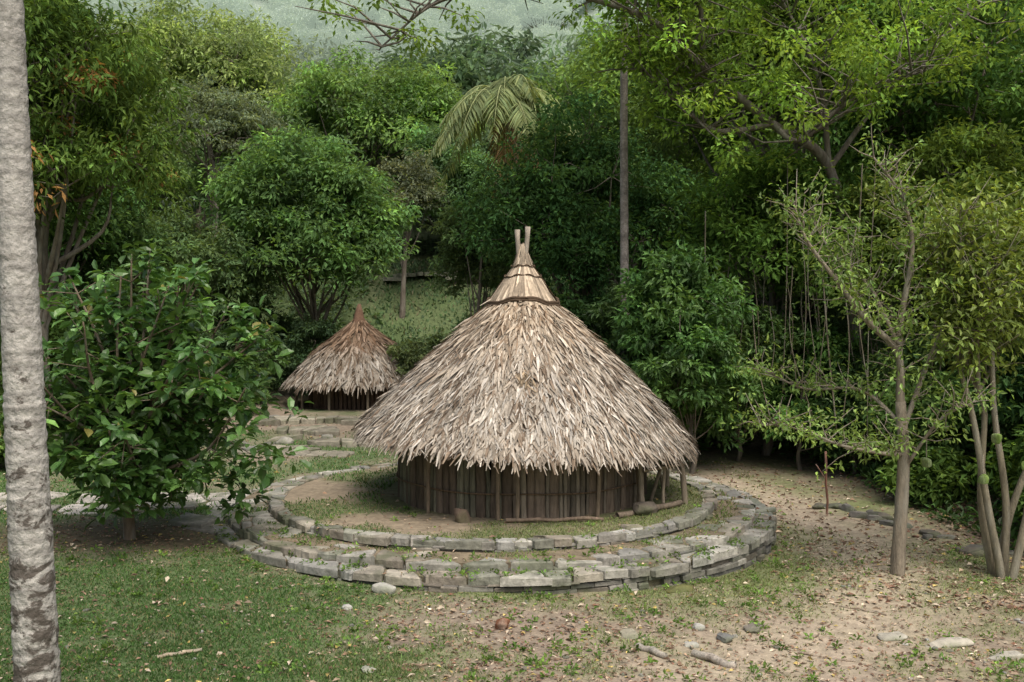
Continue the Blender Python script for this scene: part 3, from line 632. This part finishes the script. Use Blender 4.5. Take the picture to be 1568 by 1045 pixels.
lim=[[(5.82,y0,-.25),(5.86,y0,.6),(5.9,y0,1.6),(5.84,y0,2.45)],[(5.84,y0,2.45),(5.79,y0,3.18),(5.25,y0-.2,3.67),(4.76,y0-.3,4.26),(4.32,y0-.3,4.85),(4.15,y0-.2,5.4)],
 [(5.8,y0,3.1),(5.89,y0+.1,3.77),(5.99,y0,4.75),(5.84,y0,5.5),(5.4,y0,6.1)],[(5.89,y0,1.65),(5.45,y0-.4,1.72),(4.66,y0-.7,1.9),(3.98,y0-.9,2.2),(3.5,y0-1,2.2)],
 [(5.87,y0,2.1),(5.35,y0+.3,2.6),(4.57,y0+.5,2.6),(3.9,y0+.5,2.9)],[(5.88,y0,2.0),(6.4,y0+.2,3.2),(6.8,y0+.2,4.06),(7.0,y0+.2,4.8)],[(5.25,y0-.2,3.67),(5.06,y0,4.35),(5.15,y0,5.05)],[(5.89,y0,1.4),(6.25,y0-.4,2.2),(6.6,y0-.7,2.5)],[(5.8,y0,3.3),(5.5,y0+.4,4.2),(5.1,y0+.7,4.6),(4.7,y0+.8,5.3)]]
rr=[(.11,.075),(.065,.012),(.06,.012),(.035,.008),(.035,.008),(.042,.01),(.03,.008),(.03,.008),(.035,.008)]
twiggy('slender_tree',lim,rr,(.16,.26,.07),10,.10,tb,leafprob=.75)
bx,by=7.55,14.9
lim=[];rr=[]
for (dx,dy,tx,tz) in ((-.1,0,-.75,3.0),(.1,.1,-.2,3.3),(-.2,.2,-.35,2.6),(.15,-.1,.6,3.2),(0,.3,1.2,3.4)):
    lim.append([(bx+dx*.4,by+dy,-.3),(bx+dx+tx*.25,by+dy,.9),(bx+tx*.7,by+dy,2.2),(bx+tx,by+dy,tz)]);rr.append((.065,.032))
    for _ in range(3):
        e=A([bx+tx,by+dy,tz]);f=e+A([rng.normal(0,.6),rng.normal(0,.5),rng.uniform(.8,2.3)])
        lim.append([tuple(e-A([0,0,.05])),tuple((e+f)/2+rng.normal(size=3)*.15),tuple(f)]);rr.append((.035,.008))
fr=[]
for (x,z) in ((7.05,1.3),(6.2,1.55),(7.25,1.9),(7.7,1.5)):
    fr.append(rock((x,14.6,z),(.085,.085,.095),int(x*100),(.16,.24,.06),rough=.05,mi=1));fr.append(tube(A([(x,14.6,z+.08),(x+.02,14.65,z+.35)]),.008,4,tb,1))
twiggy('calabash_tree',lim,rr,(.15,.235,.055),14,.13,(.21,.185,.13),spread=.6,den=3,extra=fr,crad=.3,yel=.3)
build('wooden_stake',[tube(curve((6.2,19.2,-.25),(6.17,19.2,1.05),5,jit=.01),.022,6,(.2,.10,.07)),tube(A([(6.18,19.2,.5),(5.98,19.2,.8)]),.01,5,(.2,.1,.07))],[M_bark])
# ---------------------------------------------------------------- palms
def palm(name,pts,r0,r1,nf,R,col,trunkc=(.3,.27,.23),sides=14,dead=4,n=26,dark_base=False):
    s=spline(A(pts),n);k=len(s);rad=np.linspace(r0,r1,k)
    rn=(np.arange(k)%3==0)&(rng.random(k)<.8)
    rad=rad*(1+.03*rn+.015*rng.normal(size=k))
    tr_=list(tube(s,rad,sides,trunkc,1,.035))
    V=tr_[0];ringi=np.minimum(np.arange(len(V))//sides,k-1)
    f=np.where(rn[ringi],.68,1.0)*(.88+.24*rng.random(k))[ringi]*(.9+.2*rng.random(len(V)))
    tr_[2]=tr_[2]*f[:,None]
    par=[tuple(tr_)]
    top=s[-1]
    for i in range(nf+dead):
        az=i*2.399+rng.normal(0,.15);dd=i>=nf;el=rng.uniform(-.2,1.25) if not dd else -1.2
        Rf=R*rng.uniform(.8,1.1);t=np.linspace(0,1,30)
        h=A([math.cos(az),math.sin(az),0]);drop=.95*rng.uniform(.85,1.25) if not dd else .2
        rh=Rf*(math.cos(el)*t*.85+.15*t);rz=Rf*(math.sin(el)*t*.8-drop*t**2.2*.9)
        C=top+h*rh[:,None]+A([0,0,1])*rz[:,None]
        par.append(tube(C[::3],np.linspace(.035,.008,10),5,(.3,.34,.15) if not dd else (.25,.18,.1),1))
        cc=A(col)*math.exp(rng.normal(0,.2)) if not dd else A([.3,.22,.12])
        T=norm(np.gradient(C,axis=0));Sd=norm(np.cross(T,A([0,0,1])))
        for sg in (-1,1):
            tt=np.linspace(.1,1,48);P=A([np.interp(tt,t,C[:,q]) for q in range(3)]).T;TT=A([np.interp(tt,t,T[:,q]) for q in range(3)]).T;SS=A([np.interp(tt,t,Sd[:,q]) for q in range(3)]).T
            D=norm(SS*sg*.8+TT*.6+A([0,0,-.55])+rng.normal(size=(48,3))*.12);L_=R*.28*np.sin(np.pi*(tt*.8+.15))*rng.uniform(.75,1.1,48)+.1
            par.append(leaves(P,D,norm(A([0,0,1])+SS*sg*-.3),L_,.065,vcol(cc,48,.2,.3),0,fold=.05,droop=.12))
    return build(name,par,[M_leaf,M_palmd if dark_base else M_palm])
palm('coconut_palm',[(1.2,33.6,.2),(.8,33.6,5),(.1,33.5,9.0),(-.2,33.5,11.0)],.17,.12,26,3.4,(.20,.28,.14))
palm('coconut_palm',[(3.0,26,-.1),(2.98,26,5),(2.95,26,10),(3.0,26,15.5)],.125,.085,20,3.2,(.15,.25,.07),trunkc=(.31,.275,.245))
palm('coconut_palm',[(-3.05,6.35,.1),(-3.12,6.35,1.7),(-3.21,6.4,3.8),(-3.33,6.5,6.3),(-3.42,6.6,10.5)],.155,.078,18,2.8,(.1,.18,.05),n=75,sides=28,trunkc=(.40,.38,.345),dark_base=True)
palm('coconut_palm',[(-15,30,.3),(-15,30,7),(-14.7,30,13)],.17,.11,18,3,(.09,.17,.05))
# ---------------------------------------------------------------- forest mass
forest=empty('distant_forest')
temps=[]
for k,(c,rz) in enumerate((((.09,.18,.045),3.4),((.12,.21,.05),3.0),((.06,.13,.04),4.0),((.15,.22,.06),3.2),((.1,.16,.065),2.8))):
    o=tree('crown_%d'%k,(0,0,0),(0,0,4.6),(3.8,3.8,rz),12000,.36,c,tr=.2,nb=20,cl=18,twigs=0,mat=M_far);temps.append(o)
def inst(x,y,s,k,sz=1):
    o=bpy.data.objects.new('forest_tree_part',temps[k].data);scene.collection.objects.link(o);o.parent=forest
    o.location=(x,y,float(height(x,y))-.5*s);o.scale=(s,s,s*sz);o.rotation_euler=(0,0,rng.uniform(0,6.3))
for k,o in enumerate(temps): o.parent=forest;o.location=(-34+10*k if k!=2 else 30,62+k,float(height(-34+10*k,62))-.5)
cnt=0
for row,y in enumerate(np.concatenate([np.arange(65,118,9.5),np.arange(119,190,7.5)])):
    half=y*.56+5;step=7.4*(1+y/200) if y<118 else 7.2
    for x in np.arange(-half,half,step):
        if y>118 and x>half*.35: continue
        xx=x+rng.normal(0,1.4);yy=y+rng.normal(0,1.8)
        sc=rng.uniform(1.05,1.5)*(1+y/260) if y<118 else rng.uniform(.95,1.4)
        inst(xx,yy,sc,rng.integers(5),rng.uniform(.85,1.2));cnt+=1
for x,y,s,k in ((-24,38,1.2,2),(-28,50,1.3,1),(20,36,1.3,2),(17,42,1.4,0),(24,48,1.4,3),(11,50,1.4,0),(5,56,1.3,1),(18,56,1.5,1),(-2,64,1.3,0),(0,59,1.1,2),(-24,56,1.3,3),(-30,30,1.2,2),(22,26,1.2,2),(-14,56,1.2,0),(14,64,1.8,1),(22,66,1.9,0),(30,60,1.8,2),(8,68,1.6,3)):
    inst(x,y,s,k)
print('instances',cnt)
# ---------------------------------------------------------------- world, sun, camera
el,az=math.radians(60),math.radians(155)
w=bpy.data.worlds.new('World');scene.world=w;w.use_nodes=True;nt=w.node_tree
bg=nt.nodes['Background'];sk=nt.nodes.new('ShaderNodeTexSky');sk.sky_type='NISHITA';sk.sun_disc=False
sk.sun_elevation=el;sk.sun_rotation=az;sk.dust_density=6;sk.air_density=1.0;sk.ozone_density=.3
nt.links.new(sk.outputs[0],bg.inputs[0]);bg.inputs[1].default_value=.15
from mathutils import Vector
ld=bpy.data.lights.new('sun','SUN');ld.energy=2.9;ld.angle=math.radians(45);ld.color=(1,.97,.91)
lo=bpy.data.objects.new('sun',ld);scene.collection.objects.link(lo)
d=Vector((math.sin(az)*math.cos(el),math.cos(az)*math.cos(el),math.sin(el)));lo.rotation_euler=d.to_track_quat('Z','Y').to_euler()
cam=bpy.data.cameras.new('camera');cam.lens=34.44;cam.sensor_width=36;cam.clip_end=2000;cam.clip_start=.1
co=bpy.data.objects.new('camera',cam);scene.collection.objects.link(co);co.location=(0,0,3.8);co.rotation_euler=(math.radians(90-1.72),0,0)
scene.camera=co
scene.view_settings.view_transform='Standard';scene.view_settings.look='None';scene.view_settings.exposure=0
